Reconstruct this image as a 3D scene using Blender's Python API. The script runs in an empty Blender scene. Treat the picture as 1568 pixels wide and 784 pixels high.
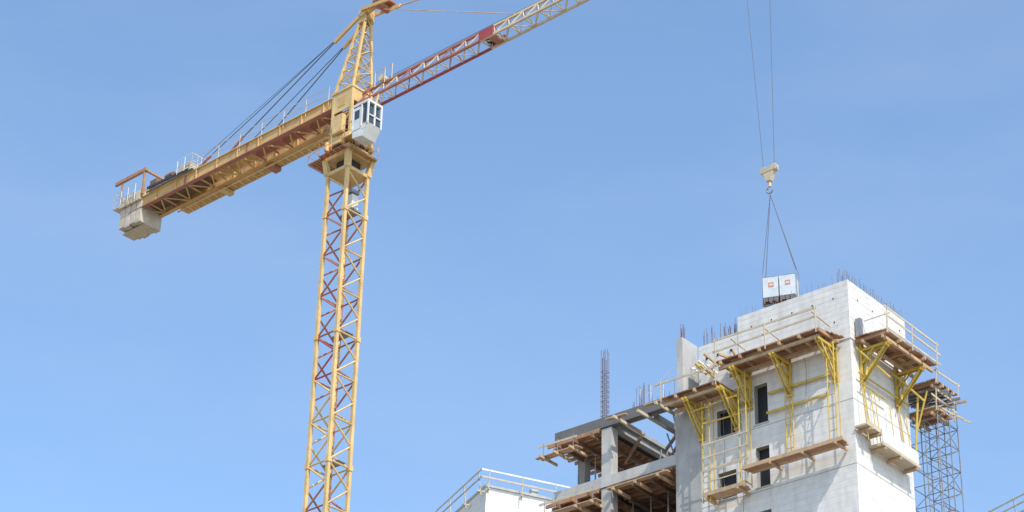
import bpy, math, random
from mathutils import Vector, Matrix
random.seed(7)
scene = bpy.context.scene
H = 1.6   # eye height

# ------------------------------------------------------------------ materials
def mat(name, col, rough=0.7, metal=0.0, var=0.18, scale=1.5, streak=0.0, dirt=None, dirt_amt=0.0, bump=0.0, fine=18.0):
    m = bpy.data.materials.new(name); m.use_nodes = True
    nt = m.node_tree; N = nt.nodes; Lk = nt.links
    bs = N["Principled BSDF"]
    bs.inputs["Roughness"].default_value = rough
    bs.inputs["Metallic"].default_value = metal
    tc = N.new("ShaderNodeTexCoord")
    n1 = N.new("ShaderNodeTexNoise"); n1.inputs["Scale"].default_value = scale; n1.inputs["Detail"].default_value = 6
    n2 = N.new("ShaderNodeTexNoise"); n2.inputs["Scale"].default_value = fine; n2.inputs["Detail"].default_value = 3
    Lk.new(tc.outputs["Object"], n1.inputs["Vector"]); Lk.new(tc.outputs["Object"], n2.inputs["Vector"])
    add = N.new("ShaderNodeMath"); add.operation = 'MULTIPLY_ADD'
    Lk.new(n2.outputs["Fac"], add.inputs[0]); add.inputs[1].default_value = 0.4; Lk.new(n1.outputs["Fac"], add.inputs[2])
    mr = N.new("ShaderNodeMapRange")
    mr.inputs["From Min"].default_value = 0.45; mr.inputs["From Max"].default_value = 0.95
    mr.inputs["To Min"].default_value = 1 - var; mr.inputs["To Max"].default_value = 1 + var * 0.6
    Lk.new(add.outputs[0], mr.inputs["Value"])
    mul = N.new("ShaderNodeVectorMath"); mul.operation = 'SCALE'
    mul.inputs[0].default_value = col
    Lk.new(mr.outputs[0], mul.inputs["Scale"])
    out = mul.outputs[0]
    if dirt is not None:
        mp = N.new("ShaderNodeMapping"); mp.inputs["Scale"].default_value = (1, 1, 1 - streak)
        n3 = N.new("ShaderNodeTexNoise"); n3.inputs["Scale"].default_value = 2.3; n3.inputs["Detail"].default_value = 8; n3.inputs["Roughness"].default_value = 0.65
        Lk.new(tc.outputs["Object"], mp.inputs[0]); Lk.new(mp.outputs[0], n3.inputs["Vector"])
        m3 = N.new("ShaderNodeMapRange"); m3.inputs["From Min"].default_value = 0.48; m3.inputs["From Max"].default_value = 0.72
        m3.inputs["To Min"].default_value = 0; m3.inputs["To Max"].default_value = dirt_amt
        Lk.new(n3.outputs["Fac"], m3.inputs["Value"])
        mx = N.new("ShaderNodeMix"); mx.data_type = 'RGBA'
        Lk.new(m3.outputs[0], mx.inputs["Factor"]); Lk.new(out, mx.inputs[6]); mx.inputs[7].default_value = (*dirt, 1)
        out = mx.outputs[2]
    Lk.new(out, bs.inputs["Base Color"])
    if bump:
        bp = N.new("ShaderNodeBump"); bp.inputs["Strength"].default_value = bump; bp.inputs["Distance"].default_value = 0.02
        Lk.new(n2.outputs["Fac"], bp.inputs["Height"]); Lk.new(bp.outputs[0], bs.inputs["Normal"])
    return m

def wall_mat(name, col, row, width, line=0.82, var=0.08, stain=0.2, ms=.016):
    m = bpy.data.materials.new(name); m.use_nodes = True
    nt = m.node_tree; N = nt.nodes; Lk = nt.links
    bs = N["Principled BSDF"]; bs.inputs["Roughness"].default_value = 0.9
    tc = N.new("ShaderNodeTexCoord"); sp = N.new("ShaderNodeSeparateXYZ"); Lk.new(tc.outputs["Object"], sp.inputs[0])
    ad = N.new("ShaderNodeMath"); ad.operation = 'ADD'; Lk.new(sp.outputs[0], ad.inputs[0]); Lk.new(sp.outputs[1], ad.inputs[1])
    cb = N.new("ShaderNodeCombineXYZ"); Lk.new(ad.outputs[0], cb.inputs[0]); Lk.new(sp.outputs[2], cb.inputs[1])
    br = N.new("ShaderNodeTexBrick"); br.inputs["Scale"].default_value = 1.0
    br.inputs["Brick Width"].default_value = width; br.inputs["Row Height"].default_value = row
    br.inputs["Mortar Size"].default_value = ms; br.inputs["Mortar Smooth"].default_value = 0.6
    br.inputs["Bias"].default_value = 0.1
    c = Vector(col)
    br.inputs["Color1"].default_value = (*(c * (1 + var * .3)), 1)
    br.inputs["Color2"].default_value = (*(c * (1 - var)), 1)
    br.inputs["Mortar"].default_value = (*(c * line), 1)
    Lk.new(cb.outputs[0], br.inputs["Vector"])
    # joints fade in and out: mix courses with plain colour by noise
    nf = N.new("ShaderNodeTexNoise"); nf.inputs["Scale"].default_value = .9; nf.inputs["Detail"].default_value = 5
    Lk.new(tc.outputs["Object"], nf.inputs["Vector"])
    mf = N.new("ShaderNodeMapRange"); mf.inputs["From Min"].default_value = .35; mf.inputs["From Max"].default_value = .65; mf.inputs["To Min"].default_value = .0; mf.inputs["To Max"].default_value = .75
    Lk.new(nf.outputs["Fac"], mf.inputs["Value"])
    mxf = N.new("ShaderNodeMix"); mxf.data_type = 'RGBA'
    Lk.new(mf.outputs[0], mxf.inputs["Factor"]); Lk.new(br.outputs["Color"], mxf.inputs[6]); mxf.inputs[7].default_value = (*(c * .98), 1)
    mp = N.new("ShaderNodeMapping"); mp.inputs["Scale"].default_value = (2.2, 2.2, 0.35)
    n = N.new("ShaderNodeTexNoise"); n.inputs["Scale"].default_value = 1.0; n.inputs["Detail"].default_value = 8; n.inputs["Roughness"].default_value = 0.6
    Lk.new(tc.outputs["Object"], mp.inputs[0]); Lk.new(mp.outputs[0], n.inputs["Vector"])
    mr = N.new("ShaderNodeMapRange"); mr.inputs["From Min"].default_value = 0.45; mr.inputs["From Max"].default_value = 0.75
    mr.inputs["To Min"].default_value = 0; mr.inputs["To Max"].default_value = stain
    Lk.new(n.outputs["Fac"], mr.inputs["Value"])
    mx = N.new("ShaderNodeMix"); mx.data_type = 'RGBA'
    Lk.new(mr.outputs[0], mx.inputs["Factor"]); Lk.new(mxf.outputs[2], mx.inputs[6]); mx.inputs[7].default_value = (.36, .33, .30, 1)
    n2 = N.new("ShaderNodeTexNoise"); n2.inputs["Scale"].default_value = 3.0; n2.inputs["Detail"].default_value = 10
    Lk.new(tc.outputs["Object"], n2.inputs["Vector"])
    m2 = N.new("ShaderNodeMapRange"); m2.inputs["From Min"].default_value = 0.3; m2.inputs["From Max"].default_value = 0.7
    m2.inputs["To Min"].default_value = 0.89; m2.inputs["To Max"].default_value = 1.04
    Lk.new(n2.outputs["Fac"], m2.inputs["Value"])
    sc = N.new("ShaderNodeVectorMath"); sc.operation = 'SCALE'; Lk.new(mx.outputs[2], sc.inputs[0]); Lk.new(m2.outputs[0], sc.inputs["Scale"])
    Lk.new(sc.outputs[0], bs.inputs["Base Color"])
    bp = N.new("ShaderNodeBump"); bp.inputs["Strength"].default_value = 0.25; bp.inputs["Distance"].default_value = 0.015
    inv = N.new("ShaderNodeMath"); inv.operation = 'SUBTRACT'; inv.inputs[0].default_value = 1.0; Lk.new(br.outputs["Fac"], inv.inputs[1])
    Lk.new(inv.outputs[0], bp.inputs["Height"]); Lk.new(bp.outputs[0], bs.inputs["Normal"])
    return m

M = {}
M['yel'] = mat("crane_yellow_paint", (.70, .48, .20), .5, 0, .22, .8, dirt=(.40, .24, .11), dirt_amt=.5)
M['ora'] = mat("crane_orange_paint", (.65, .40, .145), .5, 0, .2, .8, dirt=(.33, .18, .08), dirt_amt=.5)
M['cream'] = mat("crane_cream_paint", (.64, .52, .35), .5, 0, .2, .8, dirt=(.35, .2, .12), dirt_amt=.4)
M['red'] = mat("crane_red_paint", (.40, .06, .06), .5, 0, .25, 1, dirt=(.2, .07, .05), dirt_amt=.4)
M['red2'] = mat("crane_faded_red_paint", (.42, .15, .10), .5, 0, .3, 1, dirt=(.32, .17, .08), dirt_amt=.5)
M['cwhite'] = mat("white_paint", (.70, .69, .66), .5, 0, .12, 1, dirt=(.35, .33, .3), dirt_amt=.35)
M['steel'] = mat("galvanised_steel", (.30, .30, .31), .45, .5, .2, 3)
M['dark'] = mat("dark_machinery", (.05, .05, .055), .6, .2, .3, 4)
M['cable'] = mat("steel_cable", (.13, .14, .17), .5, .3, .1, 4)
M['conc'] = mat("concrete", (.38, .365, .34), .9, 0, .2, 1.2, streak=.8, dirt=(.2, .19, .18), dirt_amt=.5, bump=.3)
M['concl'] = mat("light_concrete", (.50, .48, .45), .9, 0, .18, 1.2, streak=.8, dirt=(.28, .27, .25), dirt_amt=.5, bump=.3)
M['concp'] = mat("pillar_concrete", (.42, .405, .38), .9, 0, .2, 1.2, streak=.8, dirt=(.24, .23, .21), dirt_amt=.55, bump=.3)
M['concd'] = mat("dark_concrete", (.155, .15, .148), .9, 0, .2, 1.2, streak=.8, dirt=(.10, .10, .10), dirt_amt=.5, bump=.3)
M['cw'] = mat("counterweight_concrete", (.58, .50, .40), .9, 0, .2, 2, streak=.7, dirt=(.26, .21, .17), dirt_amt=.6, bump=.3)
M['wood1'] = mat("plank_wood", (.42, .225, .125), .8, 0, .25, 3, dirt=(.2, .12, .08), dirt_amt=.4)
M['wood2'] = mat("plank_wood_light", (.52, .35, .21), .8, 0, .25, 3, dirt=(.25, .16, .1), dirt_amt=.4)
M['wood3'] = mat("plank_wood_dark", (.22, .125, .08), .8, 0, .25, 3, dirt=(.12, .08, .05), dirt_amt=.4)
M['wood4'] = mat("weathered_board", (.56, .47, .34), .8, 0, .2, 3, dirt=(.35, .28, .2), dirt_amt=.4)
M['yb'] = mat("bracket_yellow_paint", (.62, .43, .07), .5, 0, .2, 2, dirt=(.3, .2, .08), dirt_amt=.5)
M['rebar'] = mat("rusty_rebar", (.20, .14, .14), .8, .2, .3, 4)
M['hole_shade'] = mat("painted_opening_shade", (.018, .018, .022), .5, 0, .2, 3)  # near-black colour stands in for the shade inside windows and tie holes
M['glass'] = mat("cab_glass", (.05, .07, .09), .08, 0, .1, 3)
M['orange'] = mat("orange_label", (.62, .24, .12), .6, 0, .1, 3)
M['pack'] = mat("wrapped_pack", (.58, .61, .64), .5, 0, .15, 3, dirt=(.4, .42, .45), dirt_amt=.4)
M['packd'] = mat("pallet_blocks", (.16, .14, .14), .8, 0, .3, 6)
M['wall'] = wall_mat("white_wall_courses", (.76, .73, .685), .30, 47.0, .78, .035, .32)
M['wallu'] = wall_mat("board_marked_concrete", (.74, .71, .665), .26, 53.0, .68, .06, .34, .02)
M['walln'] = wall_mat("neighbour_wall", (.75, .73, .695), .30, 41.0, .86, .03, .15)
M['ground'] = mat("ground_dirt", (.32, .27, .21), .95, 0, .25, .05, dirt=(.2, .18, .15), dirt_amt=.5, fine=1.0)

# ------------------------------------------------------------------ mesh builder
class MB:
    def __init__(s): s.v = []; s.f = []; s.m = []; s.mats = []
    def mi(s, k):
        if k not in s.mats: s.mats.append(k)
        return s.mats.index(k)
    def poly(s, pts, k):
        n = len(s.v); s.v += [tuple(p) for p in pts]; s.f.append(list(range(n, n + len(pts)))); s.m.append(s.mi(k))
    def hexa(s, P, k):
        n = len(s.v); s.v += [tuple(p) for p in P]; i = s.mi(k)
        for q in ((0, 3, 2, 1), (4, 5, 6, 7), (0, 1, 5, 4), (1, 2, 6, 5), (2, 3, 7, 6), (3, 0, 4, 7)):
            s.f.append([n + j for j in q]); s.m.append(i)
    def box(s, x0, x1, y0, y1, z0, z1, k):
        if x0 > x1: x0, x1 = x1, x0
        if y0 > y1: y0, y1 = y1, y0
        if z0 > z1: z0, z1 = z1, z0
        s.hexa([(x0, y0, z0), (x1, y0, z0), (x1, y1, z0), (x0, y1, z0), (x0, y0, z1), (x1, y0, z1), (x1, y1, z1), (x0, y1, z1)], k)
    def frame(s, p, q):
        p = Vector(p); q = Vector(q); d = (q - p)
        if d.length < 1e-6: d = Vector((0, 0, 1))
        d.normalize()
        up = Vector((0, 0, 1)) if abs(d.z) < .95 else Vector((1, 0, 0))
        a = d.cross(up).normalized(); b = a.cross(d).normalized()
        return p, q, a, b
    def bar(s, p, q, w, h, k):
        p, q, a, b = s.frame(p, q); a = a * w / 2; b = b * h / 2
        s.hexa([p - a - b, p + a - b, p + a + b, p - a + b, q - a - b, q + a - b, q + a + b, q - a + b], k)
    def tube(s, p, q, r, k, n=6, r2=None):
        p, q, a, b = s.frame(p, q); r2 = r if r2 is None else r2
        n0 = len(s.v); i = s.mi(k)
        for c, rr in ((p, r), (q, r2)):
            for j in range(n):
                t = 2 * math.pi * j / n
                s.v.append(tuple(c + a * (rr * math.cos(t)) + b * (rr * math.sin(t))))
        for j in range(n):
            j2 = (j + 1) % n
            s.f.append([n0 + j, n0 + j2, n0 + n + j2, n0 + n + j]); s.m.append(i)
        s.f.append([n0 + j for j in range(n)][::-1]); s.m.append(i)
        s.f.append([n0 + n + j for j in range(n)]); s.m.append(i)
    def obj(s, name, parent=None, rz=0, loc=(0, 0, 0), bevel=0):
        me = bpy.data.meshes.new(name); me.from_pydata(s.v, [], s.f)
        for k in s.mats: me.materials.append(M[k])
        me.polygons.foreach_set("material_index", s.m); me.update()
        o = bpy.data.objects.new(name, me); scene.collection.objects.link(o)
        o.location = loc; o.rotation_euler[2] = rz
        if parent: o.parent = parent
        if bevel:
            b = o.modifiers.new("bevel", 'BEVEL'); b.width = bevel; b.segments = 1; b.limit_method = 'ANGLE'
        return o

def empty(name, loc, rz=0):
    e = bpy.data.objects.new(name, None); scene.collection.objects.link(e)
    e.location = loc; e.rotation_euler[2] = rz; e.empty_display_size = 1
    return e

# ================================================================== CRANE
crane = empty("tower_crane", (-9.65, 120, H), math.radians(-43))
def lattice_face(b, A0, A1, B0, B1, n, r, k, horiz=2, kf=None):
    A0, A1, B0, B1 = map(Vector, (A0, A1, B0, B1))
    for i in range(n):
        t0 = i / n; t1 = (i + 1) / n
        kk = kf(i) if kf else k
        if i % 2 == 0: p = A0.lerp(A1, t0); q = B0.lerp(B1, t1)
        else: p = B0.lerp(B1, t0); q = A0.lerp(A1, t1)
        b.tube(p, q, r, kk, 6)
        if horiz and i % horiz == 0: b.tube(A0.lerp(A1, t0), B0.lerp(B1, t0), r * .9, kk, 6)

# mast
b = MB(); w = .80; zt = 74.2; bay = 1.32; n = 56; zb = zt - n * bay
for sx in (-1, 1):
    for sy in (-1, 1):
        b.bar((sx * w, sy * w, zb), (sx * w, sy * w, zt), .19, .19, 'yel')
cs = [(w, -w), (w, w), (-w, w), (-w, -w)]
for j in range(4):
    c0 = cs[j]; c1 = cs[(j + 1) % 4]
    def kf(i, j=j):
        if j == 3: return 'red' if (n - 11 < i < n - 8) else ('red2' if i >= n - 8 and i < n - 1 or (i % 12) in (3, 4) else 'yel')
        if j in (1, 2): return 'red2' if (i > n - 12) else ('red2' if i % 9 == 4 else 'yel')
        return 'yel'
    lattice_face(b, (*c0, zb), (*c0, zt), (*c1, zb), (*c1, zt), n, .058, 'yel', 2, kf)
for i in range(0, n, 6):
    z = zb + i * bay
    for sx, sy in cs: b.box(sx - .135, sx + .135, sy - .135, sy + .135, z - .16, z + .16, 'yel')
for sx in (-.2, .2): b.tube((sx - .3, .35, zb), (sx - .3, .35, zt), .025, 'red2', 5)
for i in range(int((zt - zb) / .4)):
    b.tube((-.5, .35, zb + i * .4), (-.1, .35, zb + i * .4), .014, 'red2', 4)
for i in range(0, n, 6):
    z = zb + i * bay + .3
    b.box(-w + .15, w - .15, 0.05, w - .15, z, z + .04, 'steel')
b.tube((-.65, .6, zb), (-.62, .62, zt), .022, 'dark', 5)
b.box(.25, .6, -.1, .4, 72.0, 72.9, 'cwhite'); b.box(.2, .65, -.2, .4, 73.0, 73.2, 'steel')
b.box(-3, 3, -3, 3, -H - .3, -H + .7, 'conc')
b.obj("mast", crane)

# turntable
b = MB()
def frus(z0, w0, z1, w1, k, ox=0):
    b.hexa([(-w0 + ox, -w0, z0), (w0 + ox, -w0, z0), (w0 + ox, w0, z0), (-w0 + ox, w0, z0), (-w1 + ox, -w1, z1), (w1 + ox, -w1, z1), (w1 + ox, w1, z1), (-w1 + ox, w1, z1)], k)
frus(74.2, .92, 74.42, .94, 'yel')
for sx in (-1, 1):
    for sy in (-1, 1):
        b.bar((sx * .82, sy * .82, 74.3), (sx * .98, sy * .98, 75.5), .32, .32, 'yel')
frus(74.5, .5, 75.4, .5, 'dark')
frus(75.2, 1.02, 75.75, 1.1, 'yel')
b.tube((0, 0, 75.75), (0, 0, 76.0), 1.05, 'dark', 28)
b.tube((0, 0, 76.0), (0, 0, 76.12), 1.15, 'ora', 28)
frus(76.1, 1.05, 76.75, .9, 'yel')
for sx, sy in ((.7, -1.15), (-.7, -1.15), (1.15, .6), (1.15, -.5)):
    b.tube((sx, sy, 75.75), (sx, sy, 76.35), .15, 'ora', 10)
for (x0, x1, y0, y1) in ((-2.1, -1.0, -1.3, 1.3), (-1.0, 1.1, -1.5, -1.1), (1.05, 1.4, -1.1, 1.0)):
    z = 75.35
    b.box(x0, x1, y0, y1, z, z + .05, 'red2')
    for t in range(6):
        xx = x0 + (x1 - x0) * t / 5
        b.tube((xx, y0, z - .04), (xx, y1, z - .04), .03, 'ora', 4)
P = [(-2.1, 1.3), (-2.1, -1.3), (-1.0, -1.5), (1.1, -1.5), (1.4, -1.1), (1.4, 1.0)]
for i in range(len(P) - 1):
    p0 = Vector((*P[i], 75.4)); p1 = Vector((*P[i + 1], 75.4))
    for h in (.5, 1.0): b.tube(p0 + Vector((0, 0, h)), p1 + Vector((0, 0, h)), .025, 'ora', 5)
    m = max(1, int((p1 - p0).length / .9))
    for t in range(m + 1):
        q = p0.lerp(p1, t / m); b.tube(q, q + Vector((0, 0, 1)), .025, 'ora', 5)
b.obj("turntable", crane, bevel=.02)

# slewing tower
b = MB(); ws = .76
for sx in (-1, 1):
    for sy in (-1, 1):
        b.bar((sx * ws, sy * ws, 76.6), (sx * ws, sy * ws, 79.9), .18, .18, 'yel')
for (c0, c1) in (((ws, -ws), (ws, ws)), ((ws, ws), (-ws, ws)), ((-ws, ws), (-ws, -ws)), ((-ws, -ws), (ws, -ws))):
    lattice_face(b, (*c0, 76.7), (*c0, 79.8), (*c1, 76.7), (*c1, 79.8), 2, .06, 'yel', 1)
b.box(-ws, ws, -ws - .08, -ws - .02, 78.5, 79.9, 'yel')
b.box(-.3, .3, -ws - .1, -ws - .085, 78.8, 79.5, 'ora')
b.box(-ws, ws, ws + .02, ws + .08, 78.3, 79.9, 'ora')
b.box(ws + .02, ws + .08, -ws, ws, 79.0, 79.9, 'yel')
b.box(-.35, .45, -ws - .4, -ws - .1, 76.8, 78.0, 'yel')
b.box(-.9, -.5, -.3, .3, 76.7, 77.6, 'dark'); b.box(-.3, .3, -.4, .3, 77.0, 77.9, 'dark')
b.box(-.9, .9, -.9, .9, 79.85, 80.0, 'yel')
# cat head
ax, az = .76, 85.3
base = [(-ws, -ws), (-ws, ws), (ws, ws), (ws, -ws)]
top = [(ax - .22, -.2), (ax - .22, .2), (ax + .16, .2), (ax + .16, -.2)]
for i in range(4):
    b.bar((*base[i], 80.0), (*top[i], az), .15, .15, 'yel')
    j = (i + 1) % 4
    lattice_face(b, (*base[i], 80.0), (*top[i], az), (*base[j], 80.0), (*top[j], az), 7, .042, 'yel', 1)
l0 = Vector((-.1, -.25, 79.9)); l1 = Vector((.6, -.1, az - .3)); dl = Vector((.28, 0, 0))
b.tube(l0, l1, .03, 'cream', 5); b.tube(l0 + dl, l1 + dl, .03, 'cream', 5)
for i in range(16):
    t = i / 16; b.tube(l0.lerp(l1, t), l0.lerp(l1, t) + dl, .02, 'cream', 4)
b.box(ax - .35, ax + .3, -.34, -.24, az - .5, az + .5, 'ora'); b.box(ax - .35, ax + .3, .24, .34, az - .5, az + .5, 'ora')
b.box(ax - .45, ax + .35, -.22, .22, az - .25, az + .1, 'yel')
b.tube((ax, -.4, az + .2), (ax, .4, az + .2), .3, 'yel', 14)
b.tube((ax + .4, -.3, az + .05), (ax + 1.0, -.2, az + .3), .16, 'ora', 8)
b.bar((ax, -.45, az + .35), (ax + 2.4, -.45, az), .12, .24, 'ora')
b.bar((ax, .45, az + .35), (ax + 2.4, .45, az), .12, .24, 'yel')
b.tube((ax + 1.3, -.5, az + .2), (ax + 1.3, .5, az + .2), .26, 'red2', 12)
b.box(ax + 1.0, ax + 1.9, -.55, .55, az + .35, az + .5, 'red2')
b.obj("slewing_tower_and_cathead", crane, bevel=.015)

# cab
b = MB(); cx0, cx1, cy0, cy1, cz0, cz1 = 2.05, 3.33, -1.75, -.70, 75.1, 77.5
fx = cx1 - .1
b.hexa([(cx0, cy0, cz0 + .15), (fx - .35, cy0, cz0), (fx - .35, cy1, cz0), (cx0, cy1, cz0 + .15), (cx0, cy0, cz0 + .95), (cx1, cy0, cz0 + .75), (cx1, cy1, cz0 + .75), (cx0, cy1, cz0 + .95)], 'cwhite')
g = .05
b.hexa([(cx0 + g, cy0 + g, cz0 + .9), (cx1 - g, cy0 + g, cz0 + .74), (cx1 - g, cy1 - g, cz0 + .74), (cx0 + g, cy1 - g, cz0 + .9), (cx0 + g, cy0 + g, cz1 - .2), (cx1 - .12 - g, cy0 + g, cz1 - .2), (cx1 - .12 - g, cy1 - g, cz1 - .2), (cx0 + g, cy1 - g, cz1 - .2)], 'glass')
b.box(cx0 - .05, cx1 - .02, cy0 - .05, cy1 + .05, cz1 - .2, cz1 - .04, 'cwhite')
for (x, y) in ((cx0, cy0), (cx0, cy1), (cx0 + .7, cy0), (cx1 - .06, cy0), (cx1 - .06, cy1), (cx1 - .06, (cy0 + cy1) / 2)):
    b.box(x - .05, x + .05, y - .05, y + .05, cz0 + .7, cz1 - .15, 'cwhite')
b.box(cx0 - .03, cx0 + .7, cy0 - .03, cy0 + .04, cz0 + .6, cz1 - .3, 'cwhite')
b.box(cx0 + .15, cx0 + .55, cy0 - .04, cy0 - .031, cz0 + 1.3, cz1 - .5, 'glass')
b.box(cx1 - .09, cx1 - .01, cy0, cy1, cz0 + 1.3, cz0 + 1.38, 'cwhite')
b.box(cx0 + .2, cx1 - .5, cy0 + .2, cy1 - .2, cz1 - .04, cz1 + .12, 'steel')
b.bar((cx0 + .3, cy1 - .2, cz1), (cx0 + .1, -.4, 78.9), .12, .12, 'yel')
b.bar((cx1 - .6, cy1 - .1, cz1), (cx1 - .6, -.4, 78.9), .1, .1, 'yel')
b.bar((cx0, cy1, cz0 + .6), (.75, -.75, cz0 + 1.65), .12, .12, 'yel'); b.bar((cx0, cy1, cz1 - .3), (.75, -.75, cz1), .12, .12, 'yel')
b.box(.85, cx0, -1.4, -.85, cz0 + .8, cz0 + .85, 'ora')
b.tube((.85, -1.4, cz0 + 1.7), (cx0, -1.4, cz0 + 1.7), .02, 'ora', 5)
b.tube((cx1 - .3, cy0 - .1, cz0 + .75), (cx1 + .12, cy0 - .1, cz0 + .72), .02, 'cream', 5)
b.obj("operator_cab", crane, bevel=.02)

# jib
b = MB(); jz, jt, jw = 78.75, 79.75, .48
def jc(t): return 'red' if t < 10.6 else 'cream'
L = 46; bl = 1.1; nb = int((L - 1) / bl)
for i in range(nb):
    t0 = .9 + i * bl; t1 = t0 + bl; tm = (t0 + t1) / 2
    k = jc(t0)
    for sy in (-1, 1):
        b.bar((t0, sy * jw, jz), (t1, sy * jw, jz), .13, .13, 'red2' if (k == 'red' and sy < 0) else k)
        kd = 'cream' if (k == 'cream' or i % 3) else 'red2'
        b.tube((t0, sy * jw, jz), (tm, 0, jt), .04, kd); b.tube((tm, 0, jt), (t1, sy * jw, jz), .04, kd)
    b.bar((t0, 0, jt), (t1, 0, jt), .14, .14, 'red2' if k == 'red' else 'cream')
    b.tube((t0, -jw, jz), (t0, jw, jz), .04, 'cream')
    if i % 2: b.tube((t0, -jw, jz), (t1, jw, jz), .03, 'cream')
    else: b.tube((t0, jw, jz), (t1, -jw, jz), .03, 'cream')
b.box(10.7, 11.8, -.55, -.45, jz - .05, jz + .6, 'red'); b.box(10.7, 11.8, .45, .55, jz - .05, jz + .5, 'red')
b.box(10.8, 11.3, -.42, .42, jz + .2, jz + .7, 'dark'); b.box(11.3, 11.8, -.44, .44, jz - .04, jz + .1, 'red2')
b.tube((2.6, -.3, jt + .25), (2.6, .35, jt + .25), .22, 'cream', 12)
for t in (2.2, 3.0, 3.6): b.tube((t, -.35, jt - .3), (t, -.35, jt + .75), .03, 'cream', 5)
b.tube((2.2, -.35, jt + .7), (3.6, -.35, jt + .7), .025, 'cream', 5)
b.tube((1, .1, 80.1), (30, .1, jt + .12), .02, 'cable', 4)
for sy in (-.45, .45):
    b.tube((ax + 2.3, sy, az), (31, sy * .2, jt + .1), .04, 'ora', 6)
b.tube((ax + .3, 0, az + .5), (13, 0, jt + .1), .025, 'ora', 6)
# trolley
T = 30.05; TT = T - .4
b.box(TT - 1.1, TT + 1.1, -.56, .56, jz - .32, jz - .2, 'yel')
for x in (TT - 1, TT + 1):
    for y in (-.45, .45): b.tube((x, y - .06, jz - .14), (x, y + .06, jz - .14), .07, 'dark', 10)
    b.tube((x * .85 + TT * .15, -.1, jz - .4), (x * .85 + TT * .15, .1, jz - .4), .2, 'yel', 12)
b.obj("jib", crane)

# counter jib
b = MB(); gz0, gz1 = 79.0, 79.7; gy = .74; ce = 19.4
for sy in (-1, 1):
    b.box(-ce, -.9, sy * gy - .03, sy * gy + .03, gz0, gz1, 'ora')
    b.box(-ce, -.9, sy * gy - .14, sy * gy + .14, gz0 - .05, gz0, 'red2' if sy < 0 else 'ora')
    b.box(-ce, -.9, sy * gy - .14, sy * gy + .14, gz1, gz1 + .05, 'yel')
    for i in range(10):
        x = -1.6 - i * 1.9
        b.box(x - .02, x + .02, sy * gy - .13, sy * gy + .13, gz0, gz1, 'ora')
b.box(-8.5, -8.3, -gy - .05, -gy + .05, gz0 - .08, gz1 + .08, 'red2'); b.box(-14.2, -14.0, -gy - .05, -gy + .05, gz0 - .08, gz1 + .08, 'red2')
for i in range(15):
    x0 = -1.1 - i * 1.18; x1 = x0 - 1.18
    b.tube((x0, -gy, gz0 + .1), (x0, gy, gz0 + .1), .06, 'red2' if i < 7 else 'ora')
    b.tube((x0, -gy if i % 2 else gy, gz0 + .05), (x1, gy if i % 2 else -gy, gz0 + .05), .05, 'yel')
b.box(-8.5, -1.0, -.32, .45, gz0 + .3, gz0 + .35, 'red2')
b.box(-12.5, -8.52, -.32, .45, gz0 + .3, gz0 + .35, 'ora')
b.box(-19, -12.52, -.5, .55, gz0 + .3, gz0 + .35, 'wood3')
b.box(-16.5, -3.0, gy + .2, gy + .85, gz0 + .0, gz0 + .04, 'ora')
for i in range(23):
    x = -3 - i * .6
    b.tube((x, gy, gz0 - .02), (x, gy + .9, gz0 - .02), .035, 'yel', 5)
    b.tube((x, gy, gz0 - .3), (x - .3, gy + .9, gz0 - .02), .03, 'yel', 5)
b.tube((-3, gy + .9, gz0), (-16.5, gy + .9, gz0), .05, 'yel')
b.tube((-3, gy + .05, gz0 - .3), (-16.5, gy + .05, gz0 - .3), .05, 'yel')
b.box(-8.4, -7.9, gy + .1, gy + .95, gz0 - .3, gz0 - .05, 'red2'); b.box(-12.6, -12.2, gy + .1, gy + .95, gz0 - .3, gz0 - .05, 'yel')
for yy in (-gy - .1, gy + .9):
    for h in (.5, 1.0):
        b.tube((-1.2, yy, gz1 + h), (-13.0, yy, gz1 + h), .02, 'cream', 5)
    for i in range(7):
        x = -1.2 - i * 1.96; b.tube((x, yy, gz1 - .3), (x, yy, gz1 + 1), .022, 'cream', 5)
b.obj("counter_jib", crane)

b = MB()
b.box(-17.5, -13.2, -1.05, 1.05, gz1 + .06, gz1 + .12, 'steel')
def drum(x, y0, y1, z, r, k='dark'):
    b.tube((x, y0, z), (x, y1, z), r, k, 16)
    b.tube((x, y0 - .05, z), (x, y0, z), r * 1.25, 'cream', 16); b.tube((x, y1, z), (x, y1 + .05, z), r * 1.25, 'cream', 16)
drum(-14.8, -.6, .6, gz1 + .6, .36); drum(-16.2, -.5, .4, gz1 + .55, .31)
b.box(-14.2, -13.6, -.9, -.2, gz1 + .12, gz1 + .8, 'cream'); b.box(-15.8, -15.3, .1, .8, gz1 + .12, gz1 + .95, 'steel')
b.tube((-15.8, -.9, gz1 + .45), (-15.1, -.9, gz1 + .45), .22, 'wood3', 12)
b.box(-17.5, -16.8, -.9, .3, gz1 + .12, gz1 + .9, 'wood3'); b.box(-17.4, -16.8, .4, .95, gz1 + .12, gz1 + .8, 'cream')
b.bar((-13.6, -1.05, gz1 + .15), (-17.5, -1.05, gz1 + .3), .08, .2, 'dark')
def rail(P, z, h=1.05, k='cwhite', r=.03):
    for i in range(len(P) - 1):
        p0 = Vector((*P[i], z)); p1 = Vector((*P[i + 1], z))
        for hh in (.1, h * .5, h): b.tube(p0 + Vector((0, 0, hh)), p1 + Vector((0, 0, hh)), r, k, 5)
        m = max(1, round((p1 - p0).length / .8))
        for t in range(m + 1):
            q = p0.lerp(p1, t / m); b.tube(q, q + Vector((0, 0, h)), r, k, 5)
rail([(-14.6, -1.1), (-13.2, -1.1), (-13.2, 1.1), (-17.0, 1.1)], gz1 + .1)
rail([(-18.6, -1.15), (-20.7, -1.15), (-20.7, 1.15), (-18.6, 1.15)], gz1 - .1, 1.15)
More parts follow.
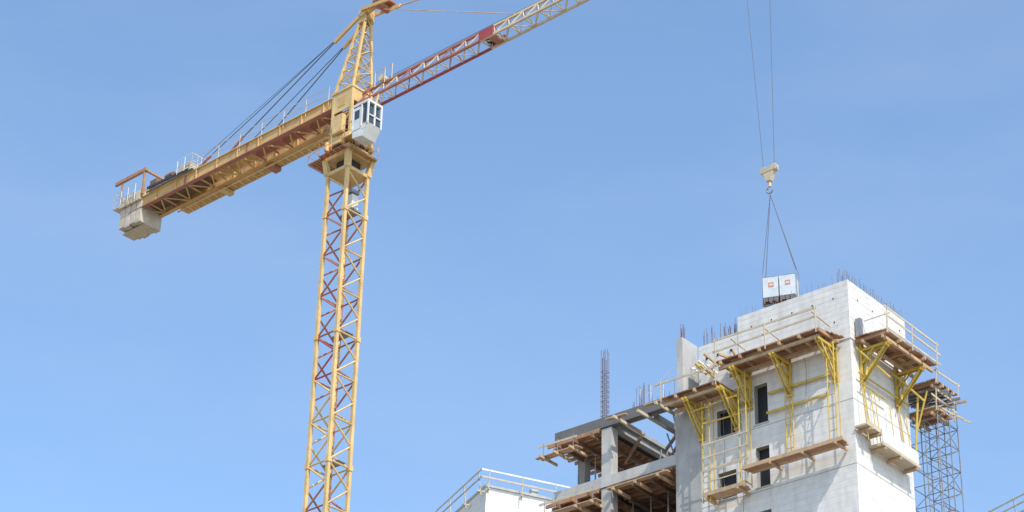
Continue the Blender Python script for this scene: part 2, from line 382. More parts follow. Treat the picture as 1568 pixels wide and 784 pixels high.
b.box(-20.7, -20.2, -1.15, 1.15, gz1 - .15, gz1 - .1, 'cream')
for i in range(4):
    x0 = -18.15 - i * .54
    dz = (0, .12, .04, .16)[i]
    b.box(x0 - .5, x0, -.86, .86, 77.95 + dz, 79.5, 'cw')
    b.box(x0 - .48, x0 - .03, -1.05, 1.05, 79.51, 80.2, 'cw' if i % 2 else 'cream')
b.box(-20.3, -18.1, -.5, .5, 77.88, 77.93, 'wood4')
b.box(-20.5, -18.0, -.6, -.45, 80.21, 80.4, 'ora'); b.box(-20.5, -18.0, .45, .6, 80.21, 80.4, 'ora')
b.bar((-17.8, -1.0, 81.6), (-20.9, -1.0, 81.6), .18, .26, 'wood1'); b.bar((-17.8, .7, 81.6), (-20.5, .7, 81.6), .14, .2, 'wood2')
b.bar((-18.0, -1.0, 79.8), (-18.0, -1.0, 81.6), .15, .15, 'wood1'); b.bar((-18.0, .7, 79.8), (-18.0, .7, 81.6), .14, .14, 'wood2')
b.bar((-18.0, -1.0, 81.6), (-18.0, .7, 81.6), .14, .16, 'wood1')
b.bar((-20.2, -1.0, 80.2), (-20.2, -1.0, 81.5), .1, .1, 'wood1')
b.obj("counterweight_and_winches", crane, bevel=.02)
# tie bars
b = MB()
for sy in (-.5, .5):
    e = Vector((ax - .2, sy * .6, az + .1))
    m1 = e.lerp(Vector((-10, sy * 1.5, 79.85)), .2)
    b.bar(e, m1, .12, .24, 'ora')
    b.tube(m1, (-10, sy * 1.5, 79.85), .038, 'cable'); b.tube(m1 + Vector((0, 0, .12)), (-13, sy * 1.5, 79.85), .028, 'cable')
    b.bar((-10, sy * 1.5, 79.75), Vector((-10, sy * 1.5, 79.85)).lerp(m1, .13), .1, .12, 'red2')
    b.bar((-13, sy * 1.5, 79.75), Vector((-13, sy * 1.5, 79.85)).lerp(m1, .1), .1, .12, 'red2')
b.tube((ax, 0, az + .4), (-16.2, 0, 80.3), .018, 'cable', 4)
b.obj("tie_bars", crane)

# hook and load
b = MB()
hz = 62.35
for sx in (-1, 1):
    b.tube((T + sx * .32, 0, hz + .35), (TT + sx * .9, 0, jz - .4), .02, 'cable', 5)
    b.tube((T + sx * .28, -.06, hz + .3), (T + sx * .28, .06, hz + .3), .22, 'wood4', 14)
    b.tube((T + sx * .28, -.09, hz + .3), (T + sx * .28, .09, hz + .3), .07, 'dark', 8)
b.box(T - .46, T + .46, -.14, -.09, hz + .12, hz + .42, 'wood4'); b.box(T - .46, T + .46, .09, .14, hz + .12, hz + .42, 'cream')
b.hexa([(T - .13, -.12, hz - .4), (T + .13, -.12, hz - .4), (T + .13, .12, hz - .4), (T - .13, .12, hz - .4), (T - .34, -.12, hz + .15), (T + .34, -.12, hz + .15), (T + .34, .12, hz + .15), (T - .34, .12, hz + .15)], 'cream')
b.tube((T, 0, hz - .4), (T, 0, hz - .7), .08, 'wood4', 8)
pp = [Vector((T + .18 * math.sin(a), 0, hz - .88 - .17 * math.cos(a))) for a in [x * .5 - 2.6 for x in range(9)]]
for i in range(8): b.tube(pp[i], pp[i + 1], .045, 'steel', 6)
b.obj("hook_block", crane, bevel=.01)

load = empty("crane_load", (12.70, 99.6, H), math.radians(-20))
b = MB(); lz = 55.15
for sx in (-1, 1):
    cx = sx * .40
    b.box(cx - .37, cx + .37, -.48, .48, lz + .32, lz + 1.38, 'pack')
    for i in range(3):
        for j in range(3):
            b.box(cx - .36 + i * .25, cx - .36 + i * .25 + .22, -.47 + j * .32, -.47 + j * .32 + .29, lz + .1, lz + .32, 'packd')
    for i in range(3): b.box(cx - .36 + i * .31, cx - .27 + i * .31, -.48, .48, lz, lz + .1, 'wood3')
    b.box(cx - .1, cx + .16, -.492, -.484, lz + .85, lz + 1.1, 'orange'); b.box(cx - .05, cx + .11, -.50, -.495, lz + .92, lz + 1.0, 'pack')
    b.box(cx - .365, cx - .33, -.488, -.48, lz + .33, lz + 1.37, 'cwhite')
    b.box(cx - .375, cx + .375, -.485, .485, lz + 1.38, lz + 1.41, 'steel')
b.box(-.82, .82, -.36, -.28, lz - .07, lz, 'steel'); b.box(-.82, .82, .28, .36, lz - .07, lz, 'steel')
top = Vector((-.36, 0, 61.35))
for sx in (-.82, .82):
    for sy in (-.3, .3):
        b.tube((sx, sy, lz), (sx * .98, sy, lz + 1.7), .022, 'steel', 5)
        b.tube((sx * .98, sy, lz + 1.7), top, .018, 'cable', 5)
b.obj("sling_and_packs", load, bevel=.012)

# ================================================================== MAIN BUILDING
RZ = math.atan2(-.641, .767)
bld = empty("concrete_building_under_construction", (14.3, 90, H), RZ)
FH = 2.95
G0 = -H
def wall_grid(b, us, zs, holes, face, k, depth=.28):
    def hole(u, z):
        return any(h[0] < u < h[1] and h[2] < z < h[3] for h in holes)
    U = sorted(set(us + [h[0] for h in holes] + [h[1] for h in holes]))
    Z = sorted(set(zs + [h[2] for h in holes] + [h[3] for h in holes]))
    for i in range(len(U) - 1):
        for j in range(len(Z) - 1):
            if not hole((U[i] + U[i + 1]) / 2, (Z[j] + Z[j + 1]) / 2):
                b.poly([face(U[i], 0, Z[j]), face(U[i + 1], 0, Z[j]), face(U[i + 1], 0, Z[j + 1]), face(U[i], 0, Z[j + 1])], k)
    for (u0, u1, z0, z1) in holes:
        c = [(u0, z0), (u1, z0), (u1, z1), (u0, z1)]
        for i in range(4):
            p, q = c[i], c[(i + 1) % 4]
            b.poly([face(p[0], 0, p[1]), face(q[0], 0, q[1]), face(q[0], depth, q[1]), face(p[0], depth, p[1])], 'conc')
        b.poly([face(u0, depth, z0), face(u1, depth, z0), face(u1, depth, z1), face(u0, depth, z1)], 'hole_shade')  # dark sheet closes the recess in place of an unlit interior

b = MB()
TW, TD = 7.72, 4.56
holes = []
for j in range(0, 16):
    zk = 45.6 - FH * j
    if zk < 1: break
    holes.append((4.22, 4.9, zk + .15, zk + 2.0)); holes.append((5.92, 6.85, zk + .1, zk + 1.35))
    b.box(-TW, .006, -.006, -.001, zk - .03, zk, 'concp'); b.box(.001, .006, 0, TD, zk - .03, zk, 'concp')
    b.box(-4.95, -4.17, -.05, .05, zk + .09, zk + .145, 'concl'); b.box(-6.9, -5.87, -.05, .05, zk + .04, zk + .095, 'concl')
fL = lambda u, d, z: (-u, d, z)
wall_grid(b, [0, TW], [G0, 48.4], holes, fL, 'wall')
fR = lambda u, d, z: (-d, u, z)
wall_grid(b, [0, TD], [G0, 48.4], [], fR, 'wall')
b.poly([(0, TD, G0), (-TW, TD, G0), (-TW, TD, 48.4), (0, TD, 48.4)], 'wall')
b.poly([(-TW, 0, G0), (-TW, TD, G0), (-TW, TD, 48.4), (-TW, 0, 48.4)], 'wall')
b.box(-TW + .01, -.01, .01, TD - .01, 48.15, 48.39, 'conc')
b.box(-6.2, -6.14, .1, .16, 45.7, 46.95, 'wood2')
b.obj("tower_walls", bld)
# top storey walls
b = MB()
t = .25; zu0 = 48.4; zu1 = 51.2
o = .04
b.box(-5.61, o, -o, t, zu0 + .004, zu1, 'wallu'); b.box(o - t - .04, o - .001, t + .003, TD + o, zu0 + .004, zu1, 'wallu')
b.box(-5.61, o - t - .05, TD - t, TD, zu0 + .004, zu1, 'wallu'); b.box(-5.6, -5.6 + t, t + .003, TD - t - .01, zu0 + .004, zu1, 'wallu')
b.box(-7.75, -5.62, -.01, t - .01, zu0 + .004, 50.4, 'wallu'); b.box(-7.75, -7.5, t, TD, zu0 + .004, 50.4, 'wallu')
b.box(-8.95, -8.62, 0, 1.15, 48.5, 51.2, 'concl')
b.box(-8.95, -7.76, 1.16, 1.4, 48.5, 50.0, 'conc')
for a in [.7 + 1.05 * i for i in range(5)]:
    for z in (49.35, 50.5):
        b.tube((-a, -o - .004, z), (-a, -o - .02, z), .035, 'hole_shade', 8)
for a in (6.0, 6.7, 7.3):
    b.tube((-a, -.02, 49.7), (-a, -.05, 49.7), .065, 'hole_shade', 8)
for y in (.7, 1.9, 3.1, 4.1):
    for z in (49.35, 50.5): b.tube((o + .004, y, z), (o + .02, y, z), .035, 'hole_shade', 8)
b.obj("upper_storey_walls", bld)

# pillar + open frame
b = MB()
b.box(-9.05, -7.73, -.03, .7, G0, 48.5, 'concp')
b.box(-9.05, -8.6, .7, 6.9, G0, 45.55, 'conc')
AE = 15.8; BD = 7.0
for kx in range(0, 17):
    zt = 48.5 - FH * kx
    if zt < 1: break
    kb = 'concd' if kx == 0 else 'concl'
    b.box(-AE, -9.06, -.02, .3, zt - .5, zt, kb)
    b.box(-AE, -AE + .3, .303, BD, zt - .5, zt - .003, 'conc')
    b.box(-AE + .303, -9.06, BD - .3, BD, zt - .5, zt - .003, 'conc')
    b.box(-12.95, -12.65, .303, BD - .303, zt - .5, zt - .21, 'conc')
    if kx == 0:
        b.box(-AE + .303, -12.5, .303, BD - .303, zt - .2, zt - .006, 'conc')
        b.box(-12.497, -9.06, .303, .9, zt - .2, zt - .006, 'conc')
        b.box(-10.9, -10.6, .903, BD - .303, zt - .5, zt - .2, 'conc')
    else:
        b.box(-AE + .303, -9.06, .303, BD - .303, zt - .2, zt - .006, 'conc')
    zb0 = zt - FH
    b.box(-13.15, -12.6, .03, .5, zb0, zt - .551, 'concl')
    b.box(-15.7, -15.3, 1.6, 2.0, zb0, zt - .21, 'conc')
    for aa in (9.4, 12.8, 15.5): b.box(-aa - .2, -aa + .2, BD - .5, BD - .1, zb0, zt - .51, 'conc')
    if kx >= 1:
        b.box(-15.2, -9.1, 4.4, 4.6, zb0, zt - .51, 'concd')
b.obj("open_concrete_frame", bld)

# formwork, joists and shoring in frame
b = MB()
R = random.random
def timber(p, q, w=.09, h=.16, k=None): b.bar(p, q, w, h, k or random.choice(['wood1', 'wood2', 'wood3', 'wood2']))
for (a0, a1, ztop) in ((13.2, 16.1, 48.5), (9.15, 12.55, 45.55), (13.2, 16.1, 45.55)):
    zs = ztop - .95
    b.box(-a1 + .4, -a0, .32, 4.35 if ztop < 48 else 6.2, ztop - .56, ztop - .53, 'wood1')
    b.box(-a1 + .4, -a0, -.12, .31, ztop - .57, ztop - .54, 'wood2')
    y = -.1
    ye = 4.3 if ztop < 48 else 6.2
    while y < ye:
        timber((-a0 - .02, y, ztop - .66 + R() * .02), (-a1 - R() * .25, y, ztop - .66 + R() * .02), .08, .16, random.choice(('wood1', 'wood3', 'wood2'))); y += .42
    x = a0 + .3
    while x < a1:
        timber((-x, -.25 - R() * .3, ztop - .84), (-x, ye, ztop - .84), .1, .18, random.choice(('wood1', 'wood3'))); x += .95
    x = a0 + .3
    while x < a1:
        for y in (1.3, 3.2):
            dx = (R() - .5) * .1
            zb0 = ztop - FH
            b.tube((-x + dx, y, zb0), (-x + dx, y, zb0 + 1.3), .04, 'steel', 6); b.tube((-x + dx, y, zb0 + 1.3), (-x + dx, y, zs + .02), .028, 'steel', 6)
            b.box(-x + dx - .07, -x + dx + .07, y - .07, y + .07, zs, zs + .02, 'steel')
        x += .95
for (z, a0, a1) in ((47.15, 14.0, 16.2), (44.25, 12.9, 16.1)):
    for i, y in enumerate((-.6, -.35)):
        timber((-a0, y, z + .02 * i), (-a1 - R() * .2, y, z + .02 * i), .2, .04, 'wood2')
    for x in (a0 + .2, a0 + 1.1, a1 - .3):
        timber((-x, -.8 - R() * .2, z - .1), (-x, .3, z - .1), .08, .12, 'wood2')
        b.tube((-x, -.7, z - .1), (-x, -.7, z + .6), .02, 'steel', 5)
    timber((-a0, -.7, z + .45), (-a1, -.7, z + .5), .03, .10, 'wood4')
for x, l in ((9.5, .9), (10.6, .7), (11.8, .9)):
    timber((-x, -l, 47.86), (-x, 1.4, 47.86), .1, .14, 'wood4')
timber((-9.2, -.7, 47.96), (-10.2, -.72, 47.96), .2, .05, 'wood2'); timber((-11.3, -.55, 47.96), (-12.4, -.6, 47.97), .2, .05, 'wood2')
for x, y, l in ((9.6, 1.2, 3.5), (10.3, 2.2, 3), (11.6, .9, 4)):
    timber((-x, y, 47.2 + R() * .4), (-x - l * .6, y + l * .5, 47.3 + R() * .4), .1, .14, 'wood1')
b.tube((-9.3, .8, 46.0), (-9.9, 1.0, 48.2), .04, 'cwhite', 6); b.tube((-10.2, 2.0, 45.6), (-11.1, 2.2, 48.0), .035, 'steel', 6)
for x in (9.5, 10.1, 11.0, 11.9, 12.3): 
    b.tube((-x, 2.6 + R(), 45.55), (-x, 2.6 + R(), 48.0), .035, 'steel', 5)
b.bar((-9.1, 3.2, 47.1), (-12.5, 3.2, 47.1), .06, .2, 'wood2'); b.bar((-9.1, 3.6, 46.5), (-12.5, 3.6, 46.45), .06, .2, 'wood3')
b.box(-10.3, -9.2, 4.5, 4.6, 45.56, 47.0, 'cwhite')
b.box(-12.4, -11.2, 4.2, 4.3, 45.56, 46.9, 'concd')
for x in (9.6, 10.8, 12.0):
    timber((-x, -.7, 44.5), (-x, .6, 44.5), .1, .14, 'wood2')
timber((-9.1, -.5, 44.6), (-12.4, -.5, 44.6), .25, .05, 'wood2')
b.obj("slab_formwork_and_props", bld)

# ---- climbing platforms
b = MB()
def mp(face, s, c, z):
    return (-s, -c, z) if face == 'L' else (c, s, z)
def platform(face, s0, s1, c0, c1, z, guard=(.5, 1.0), gh=1.05, slant=0, joist=1.0, mats=('wood1', 'wood1', 'wood2', 'wood1', 'wood3')):
    n = max(1, round((c1 - c0) / .22)); wd = (c1 - c0) / n
    for i in range(n):
        cc = c0 + (i + .5) * wd
        off = slant * (i + .5) / n
        s = s0 + off
        while s < s1 - .01:
            e = min(s1 + (R() - .3) * .12 if s + 2.6 >= s1 else s + 2.2 + R(), s1 + .15)
            zz = z + (R() - .5) * .015
            b.bar(mp(face, s + .005, cc, zz), mp(face, e, cc, zz), wd - .015, .05, random.choice(mats)); s = e
    s = s0 + .15 + slant * .5
    while s < s1:
        b.bar(mp(face, s, c0, z - .115), mp(face, s, c1 + .06, z - .115), .1, .16, random.choice(('wood2', 'wood1'))); s += joist
    b.bar(mp(face, s0 + slant * .3, c0 + .35, z - .27), mp(face, s1, c0 + .35, z - .27), .1, .14, 'wood2')
    b.bar(mp(face, s0 + slant, c1 - .2, z - .27), mp(face, s1, c1 - .2, z - .27), .1, .14, 'wood2')
    if guard:
        m = max(1, round((s1 - s0 - slant) / 2.2))
        for i in range(m + 1):
            ss = s0 + slant + (s1 - s0 - slant) * i / m
            b.bar(mp(face, ss, c1 + .05, z - .2), mp(face, ss, c1 + .10, z + gh), .045, .04, 'wood4')
        for h in guard:
            e0 = (R() - .5) * .5
            b.bar(mp(face, s0 + slant - .15 + e0, c1 + .02 + h * .05, z + h + (R() - .5) * .12), mp(face, s1 + .1 + R() * .3, c1 + .02 + h * .05, z + h + (R() - .5) * .12), .03, .09, 'wood4')
platform('L', .15, 5.8, .12, 1.5, 48.45, slant=.55, guard=(.52, .98))
platform('R', .1, 4.3, .12, 1.6, 48.45, slant=.15, guard=(.12, .6, 1.0))
platform('L', 5.85, 8.75, .12, 1.45, 47.6, guard=(.7,), gh=.8)
def walkway(face, s0, s1, c0, c1, z, g=True):
    n = max(1, round((c1 - c0) / .24)); wd = (c1 - c0) / n
    for i in range(n):
        b.bar(mp(face, s0 + R() * .1, c0 + (i + .5) * wd, z), mp(face, s1 + R() * .1, c0 + (i + .5) * wd, z), wd - .015, .05, random.choice(('wood2', 'wood1')))
    s = s0 + .3
    while s < s1:
        b.bar(mp(face, s, .05, z - .1), mp(face, s, c1 + .1, z - .1), .08, .12, 'wood2'); s += 1.6
    b.bar(mp(face, s0 - .05, c1 + .03, z + .02), mp(face, s1 + .1, c1 + .03, z + .02), .03, .17, 'wood2')
    if g:
        b.bar(mp(face, s0, c1 + .05, z + .55), mp(face, s1, c1 + .05, z + .55), .03, .05, 'wood4')
        b.bar(mp(face, s0, c1 + .05, z + 1.05), mp(face, s1, c1 + .05, z + 1.05), .03, .05, 'wood4')
walkway('L', .1, 4.9, .25, .9, 43.4, False)
walkway('L', 4.95, 6.95, .25, .9, 42.7)
for z in (43.9, 44.5, 45.1):
    b.bar(mp('L', 4.7, .85, z), mp('L', 7.1, .85, z - .03), .03, .07, 'wood4')
b.obj("climbing_platforms", bld)

b = MB()
def bracket(face, s, z, c1=1.45, drop=1.9, dbl=.16):
    for ds in (-dbl / 2, dbl / 2):
        q = s + ds
        b.bar(mp(face, q, .06, z - .42), mp(face, q, c1, z - .42), .05, .12, 'yb')
        b.bar(mp(face, q, .1, z + .0), mp(face, q, .1, z - drop), .05, .11, 'yb')
        b.bar(mp(face, q, c1 - .15, z - .45), mp(face, q, .14, z - drop + .1), .05, .10, 'yb')
        b.bar(mp(face, q, c1 * .5, z - .45), mp(face, q, .14, z - drop * .55), .04, .07, 'yb')
    b.bar(mp(face, s - dbl, .1, z - drop), mp(face, s + dbl, .1, z - drop), .08, .1, 'yb')
    b.bar(mp(face, s - dbl * .9, c1 * .9, z - .5), mp(face, s + dbl * .9, c1 * .9, z - .5), .06, .08, 'yb')
for s in (.75, 3.05, 5.1): bracket('L', s, 48.45)
bracket('L', 5.75, 47.7); bracket('L', 7.6, 47.7); 
for s in (.7, 3.5): bracket('R', s, 48.45, 1.5)
for s in (.7, 3.5):
    b.tube(mp('R', s - .5, .12, 48.0), mp('R', s + .5, 1.1, 46.7), .045, 'yb'); b.tube(mp('R', s + .6, .12, 48.1), mp('R', s - .4, .5, 46.6), .04, 'yb')
    b.tube(mp('R', s, .1, 46.6), mp('R', s + .3, .1, 44.6), .035, 'yb')
b.tube(mp('R', .2, .2, 46.8), mp('R', 4.3, .2, 46.85), .04, 'yb'); b.tube(mp('R', .2, .25, 46.3), mp('R', 2.3, .25, 46.3), .035, 'yb')
def hanger(face, s, z0, z1, cs=(.22, .8)):
    for ds in (-.18, .18):
        b.tube(mp(face, s + ds, cs[1], z0), mp(face, s + ds, cs[1], z1), .028, 'yb', 6)
    b.tube(mp(face, s, cs[0], z0), mp(face, s, cs[0], z1), .024, 'yb', 6)
    z = z1 + .1
    while z < z0:
        b.tube(mp(face, s - .18, cs[1], z), mp(face, s + .18, cs[1], z), .02, 'yb', 5); z += .55
    b.tube(mp(face, s, cs[0], z1 + .1), mp(face, s, cs[1], z1 + .1), .03, 'yb', 5)
hanger('L', .55, 48.0, 43.3); hanger('L', 3.0, 46.5, 43.4, (.2, .25)); hanger('L', 5.0, 48.0, 42.8); hanger('L', 6.9, 47.2, 42.4)
for z, s0, s1 in ((46.95, .9, 4.1), (46.05, 1.2, 4.2), (46.9, 4.9, 5.9)):
    b.bar(mp('L', s0, .14, z), mp('L', s1, .14, z + .02), .06, .1, 'yb')
b.tube(mp('L', 5.2, .2, 46.4), mp('L', 6.9, 1.0, 46.0), .035, 'yb'); b.tube(mp('L', 5.2, .9, 46.9), mp('L', 7.7, .9, 46.8), .035, 'yb')
b.tube(mp('L', 1.2, .15, 46.0), mp('L', .6, .8, 46.2), .03, 'yb')
b.obj("yellow_climbing_brackets", bld)

# right face low platform
b = MB()
b.bar(mp('R', -.1, .33, 44.2), mp('R', 1.1, .33, 44.2), .55, .08, 'wood4')
b.bar(mp('R', -.1, .62, 44.26), mp('R', 1.1, .62, 44.26), .04, .2, 'wood4')
b.bar(mp('R', 1.0, .35, 43.7), mp('R', 3.9, .35, 43.7), .6, .1, 'wood4')
b.bar(mp('R', 1.0, .67, 44.0), mp('R', 3.9, .67, 44.0), .03, .75, 'cwhite')
b.bar(mp('R', .95, .7, 43.7), mp('R', 3.95, .7, 43.7), .05, .14, 'wood4')
for s in (.2, .9, 1.2, 2.4, 3.7):
    b.bar(mp('R', s, .05, 43.55 if s > 1 else 44.08), mp('R', s, .72, 43.55 if s > 1 else 44.08), .1, .12, 'wood2')
    b.tube(mp('R', s, .5, 43.6), mp('R', s, .3, 46.2), .02, 'yb', 5)
b.obj("side_walkway", bld)

# rear right scaffold and cantilever deck
b = MB()
platform('R', 4.55, 6.4, -.6, 1.35, 47.95, guard=(.4,), gh=.5, joist=.45, mats=('wood4', 'conc', 'wood3', 'wood4'))
platform('R', 4.7, 6.2, -.3, 1.2, 46.75, guard=(.4, .75), gh=.8, joist=.5, mats=('wood4', 'conc', 'wood2'))
for i in range(8):
    s = 4.6 + i * .26
    b.bar(mp('R', s, -.5, 47.55 + (R() - .5) * .2), mp('R', s + .2, 1.4 + R() * .3, 47.6 + (R() - .5) * .2), .06, .1, random.choice(('wood4', 'wood2', 'steel')))
    if i % 2: b.bar(mp('R', s, 1.0, 47.2 + (R() - .5) * .3), mp('R', s + .3, 1.5 + R() * .3, 46.6 + (R() - .5) * .2), .05, .07, random.choice(('wood4', 'steel', 'wood3')))
b.tube(mp('R', 4.5, .5, 47.3), mp('R', 4.5, .2, 44.4), .05, 'yb'); b.tube(mp('R', 4.62, .9, 47.5), mp('R', 4.6, .25, 45.6), .04, 'yb')
sx = [-.3, .45, 1.1]; sy = [5.0, 6.0, 6.7]
for c in sx:
    for s in sy: b.tube(mp('R', s, c, G0), mp('R', s, c, 47.6), .028, 'steel', 5)
z = G0 + 1
i = 0
while z < 47.0:
    for s in sy: b.tube(mp('R', s, sx[0], z), mp('R', s, sx[-1], z), .022, 'steel', 5)
    for c in sx: b.tube(mp('R', sy[0], c, z), mp('R', sy[-1], c, z), .022, 'steel', 5)
    if z > 30:
        b.tube(mp('R', sy[0], sx[0 if i % 2 else 2], z), mp('R', sy[0], sx[2 if i % 2 else 0], z + 1), .018, 'steel', 5)
        b.tube(mp('R', sy[2], sx[2 if i % 2 else 0], z), mp('R', sy[2], sx[0 if i % 2 else 2], z + 1), .018, 'steel', 5)
        b.tube(mp('R', sy[0 if i % 2 else 2], sx[2], z), mp('R', sy[2 if i % 2 else 0], sx[2], z + 1), .018, 'steel', 5)
    z += 1.0; i += 1
b.obj("rear_scaffold", bld)

# rebar
b = MB()
def bars(x0, x1, y0, y1, z, n, hmin, hmax, r=.017, lean=.05):
    for i in range(n):
        x = x0 + (x1 - x0) * R(); y = y0 + (y1 - y0) * R()
        h = hmin + (hmax - hmin) * R()
        b.tube((x, y, z - .1), (x + (R() - .5) * lean * h, y + (R() - .5) * lean * h, z + h), r, 'rebar', 4)
def cage(x, y, z, s, h, n=3, r=.02):
    for i in range(n + 1):
        for j in range(n + 1):
            if i in (0, n) or j in (0, n):
                b.tube((x - s + 2 * s * i / n, y - s + 2 * s * j / n, z - .1), (x - s + 2 * s * i / n + (R() - .5) * .05, y - s + 2 * s * j / n, z + h * (.85 + .2 * R())), r, 'rebar', 4)
    zz = z + .15
    while zz < z + h * .72:
        for p, q in (((-s, -s), (s, -s)), ((s, -s), (s, s)), ((s, s), (-s, s)), ((-s, s), (-s, -s))):
            b.tube((x + p[0], y + p[1], zz), (x + q[0], y + q[1], zz + (R() - .5) * .03), .012, 'rebar', 4)
        zz += .25
cage(-13.1, .2, 48.5, .13, 3.6, 2, .018)
cage(-12.6, 5.6, 48.4, .2, 2.3, 2, .018)
for i in range(22):
    a = 5.5 * i / 21 + (R() - .5) * .2
    b.tube((-a, .1, 51.1), (-a + (R() - .5) * .06, .1, 51.2 + .25 + R() * .3), .009, 'rebar', 4)
for i in range(30):
    y = TD * i / 29 + (R() - .5) * .1; b.tube((-.08, y, 51.1), (-.08 + (R() - .5) * .06, y, 51.2 + .3 + R() * .35), .011, 'rebar', 4)
bars(-.6, -.1, .05, .3, 51.2, 6, .5, .85, .011)
bars(-7.6, -5.7, .05, .2, 50.4, 22, .5, 1.0, .014)
bars(-7.2, -6.2, 1.0, 1.6, 50.0, 14, 1.0, 1.7, .014)
bars(-8.9, -8.65, .05, .5, 51.2, 10, .6, .9, .014)
bars(-11.3, -10.7, .1, .5, 48.4, 12, .9, 1.3, .014)
bars(-11.5, -9.2, .1, .25, 48.4, 10, .3, .7, .014)
b.obj("rebar_starters", bld)
# site clutter
b = MB()
for a in (9.3, 9.9, 10.6, 11.2): b.tube((-a, .3, 48.5), (-a, .3, 49.5), .018, 'cwhite', 5)
b.tube((-9.1, .3, 49.4), (-11.2, .3, 49.4), .016, 'cwhite', 5)
b.tube((-9.0, .1, 50.0), (-10.6, -.1, 48.8), .016, 'cwhite', 5)
for i in range(10):
    a = 5.0 + R() * 2.5
    b.bar((-a, -.2, 48.55 + R() * .8), (-a - .3 * R(), -.6 - R() * .4, 48.5 + R() * .9), .08, .1, random.choice(('cwhite', 'wood2', 'yb')))
b.box(-5.2, -4.75, -.5, -.1, 48.48, 48.9, 'cwhite'); b.box(-5.9, -5.65, -.6, -.2, 48.48, 49.1, 'yb')
for a in (0.9, 3.3, 5.0):
    b.bar((-a, -.1, 49.2), (-a, -1.5, 49.3), .05, .05, 'wood4')
b.box(.1, .35, .3, .5, 48.5, 49.4, 'steel'); b.tube((.12, 1.0, 49.6), (1.4, 1.0, 49.6), .03, 'cwhite', 5)
for a, z0, z1 in ((2.1, 48.0, 43.5), (6.4, 47.4, 42.9), (5.45, 47.0, 41.0)):
    pz = Vector((-a, -.3, z0))
    for i in range(8):
        q = Vector((-a + (R() - .5) * .12, -.2 + (R() - .5) * .1, z0 + (z1 - z0) * (i + 1) / 8)); b.tube(pz, q, .012, 'cable', 4); pz = q
b.obj("site_clutter", bld)

# ================================================================== NEIGHBOUR TOWERS
def neighbour(x, y, top, rz, wx, dy, name):
    e = empty(name, (x, y, H), rz)
    b = MB()
    hl = []; z = top - 3.6
    while z > 2:
        for u in (2.0, 5.2, 8.4):
            if u + 1.2 < dy: hl.append((u, u + 1.2, z, z + 1.5))
        z -= 2.95
    wall_grid(b, [0, dy], [G0, top], hl, lambda u, d, z: (-d, u, z), 'walln')
    hl2 = [(u0, u1, z0, z1) for (u0, u1, z0, z1) in hl if u1 < wx]
    wall_grid(b, [0, wx], [G0, top], hl2, lambda u, d, z: (-u, d, z), 'walln')
    b.poly([(0, dy, G0), (-wx, dy, G0), (-wx, dy, top), (0, dy, top)], 'walln')
    b.poly([(-wx, 0, G0), (-wx, dy, G0), (-wx, dy, top), (-wx, 0, top)], 'walln')
    b.box(-wx + .3, -.3, .3, dy - .3, top - .4, top - .2, 'conc')
    b.box(-wx - .05, .05, -.05, .25, top + .003, top + .14, 'concl'); b.box(-.25, .05, .253, dy, top + .003, top + .14, 'concl')
    b.box(-.3, 0, 2.6, 3.0, top + .145, top + .45, 'concl')
    b.obj("walls", e)
    b = MB()
    for (fa) in ('L', 'R'):
        n = wx if fa == 'L' else dy
        f = (lambda s, c, z: (-s, -c, z)) if fa == 'L' else (lambda s, c, z: (c, s, z))
        s = 0
        while s <= n + .01:
            b.bar(f(s, .28, top - .5), f(s, .45, top + .85), .05, .05, 'wood4')
            b.bar(f(s, 0, top - .3), f(s, .5, top - .3), .05, .08, 'wood4'); s += 1.9
        for h in (.35, .75):
            b.bar(f(-.45, .4 + .05 * h, top + h), f(n, .4 + .05 * h, top + h), .03, .09, 'cwhite' if fa == 'R' and h > .5 else 'wood4')
    b.obj("edge_guard_rail", e)
neighbour(-1.05, 115, 52.55, math.radians(-66), 5.7, 11, "concrete_tower_block")
neighbour(30.6, 115, 54.0, math.radians(-60), 10, 10, "concrete_tower_block.001")

# ================================================================== GROUND
b = MB()
b.poly([(-3000, -3000, 0), (3000, -3000, 0), (3000, 3000, 0), (-3000, 3000, 0)], 'ground')
b.obj("ground")

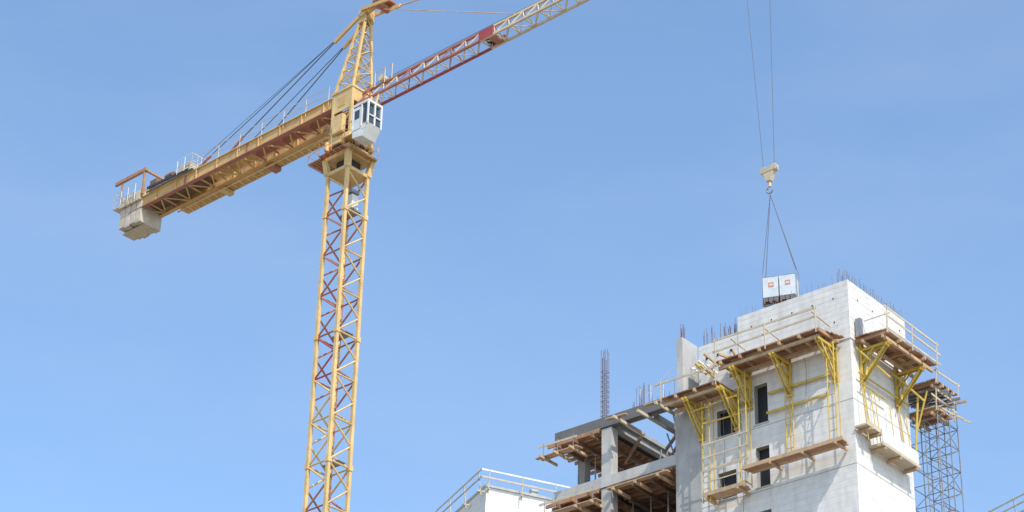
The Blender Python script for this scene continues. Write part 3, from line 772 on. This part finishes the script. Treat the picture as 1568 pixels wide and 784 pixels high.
# ================================================================== SKY / SUN
sunv = Vector((.42, -.91, 0)).normalized(); elev = math.radians(47)
S = Vector((sunv.x * math.cos(elev), sunv.y * math.cos(elev), math.sin(elev)))
w = bpy.data.worlds.new("World"); scene.world = w; w.use_nodes = True
nt = w.node_tree; bg = nt.nodes["Background"]
sk = nt.nodes.new("ShaderNodeTexSky"); sk.sky_type = 'NISHITA'; sk.sun_disc = False
sk.sun_elevation = elev; sk.sun_rotation = math.atan2(S.x, S.y)
sk.air_density = 1.0; sk.dust_density = 1.0; sk.ozone_density = 1.5; sk.altitude = 100
gain = nt.nodes.new("ShaderNodeVectorMath"); gain.operation = 'MULTIPLY'; gain.inputs[1].default_value = (1.55, 1.72, 1.78)
nt.links.new(sk.outputs[0], gain.inputs[0])
tc = nt.nodes.new("ShaderNodeTexCoord")
mpn = nt.nodes.new("ShaderNodeMapping"); mpn.inputs["Scale"].default_value = (3.2, 3.2, 9.0); mpn.inputs["Rotation"].default_value = (.2, .35, 0)
nz = nt.nodes.new("ShaderNodeTexNoise"); nz.inputs["Scale"].default_value = 1.6; nz.inputs["Detail"].default_value = 7; nz.inputs["Roughness"].default_value = .55
nt.links.new(tc.outputs["Generated"], mpn.inputs[0]); nt.links.new(mpn.outputs[0], nz.inputs["Vector"])
mr = nt.nodes.new("ShaderNodeMapRange"); mr.inputs["From Min"].default_value = .40; mr.inputs["From Max"].default_value = .75; mr.inputs["To Min"].default_value = .02; mr.inputs["To Max"].default_value = .15
nt.links.new(nz.outputs["Fac"], mr.inputs["Value"])
mx = nt.nodes.new("ShaderNodeMix"); mx.data_type = 'RGBA'
nt.links.new(mr.outputs[0], mx.inputs["Factor"]); nt.links.new(gain.outputs[0], mx.inputs[6]); mx.inputs[7].default_value = (4.8, 5.2, 5.7, 1)
nt.links.new(mx.outputs[2], bg.inputs["Color"]); bg.inputs["Strength"].default_value = .15
sl = bpy.data.lights.new("sun", 'SUN'); sl.energy = 4.0; sl.angle = math.radians(.5); sl.color = (1, .945, .86)
so = bpy.data.objects.new("sun", sl); scene.collection.objects.link(so); so.location = (0, -20, 100)
so.rotation_euler = S.to_track_quat('Z', 'Y').to_euler()

# ================================================================== CAMERA
cam = bpy.data.cameras.new("camera"); co = bpy.data.objects.new("camera", cam); scene.collection.objects.link(co)
cam.sensor_width = 36; cam.lens = 85.4; cam.clip_end = 10000; cam.clip_start = .1
co.matrix_world = Matrix.Translation((0, 0, H)) @ Matrix.Rotation(math.radians(120), 4, 'X') @ Matrix.Rotation(math.radians(1.45), 4, 'Z')
scene.camera = co
scene.view_settings.view_transform = 'Standard'; scene.view_settings.look = 'None'; scene.view_settings.exposure = 0
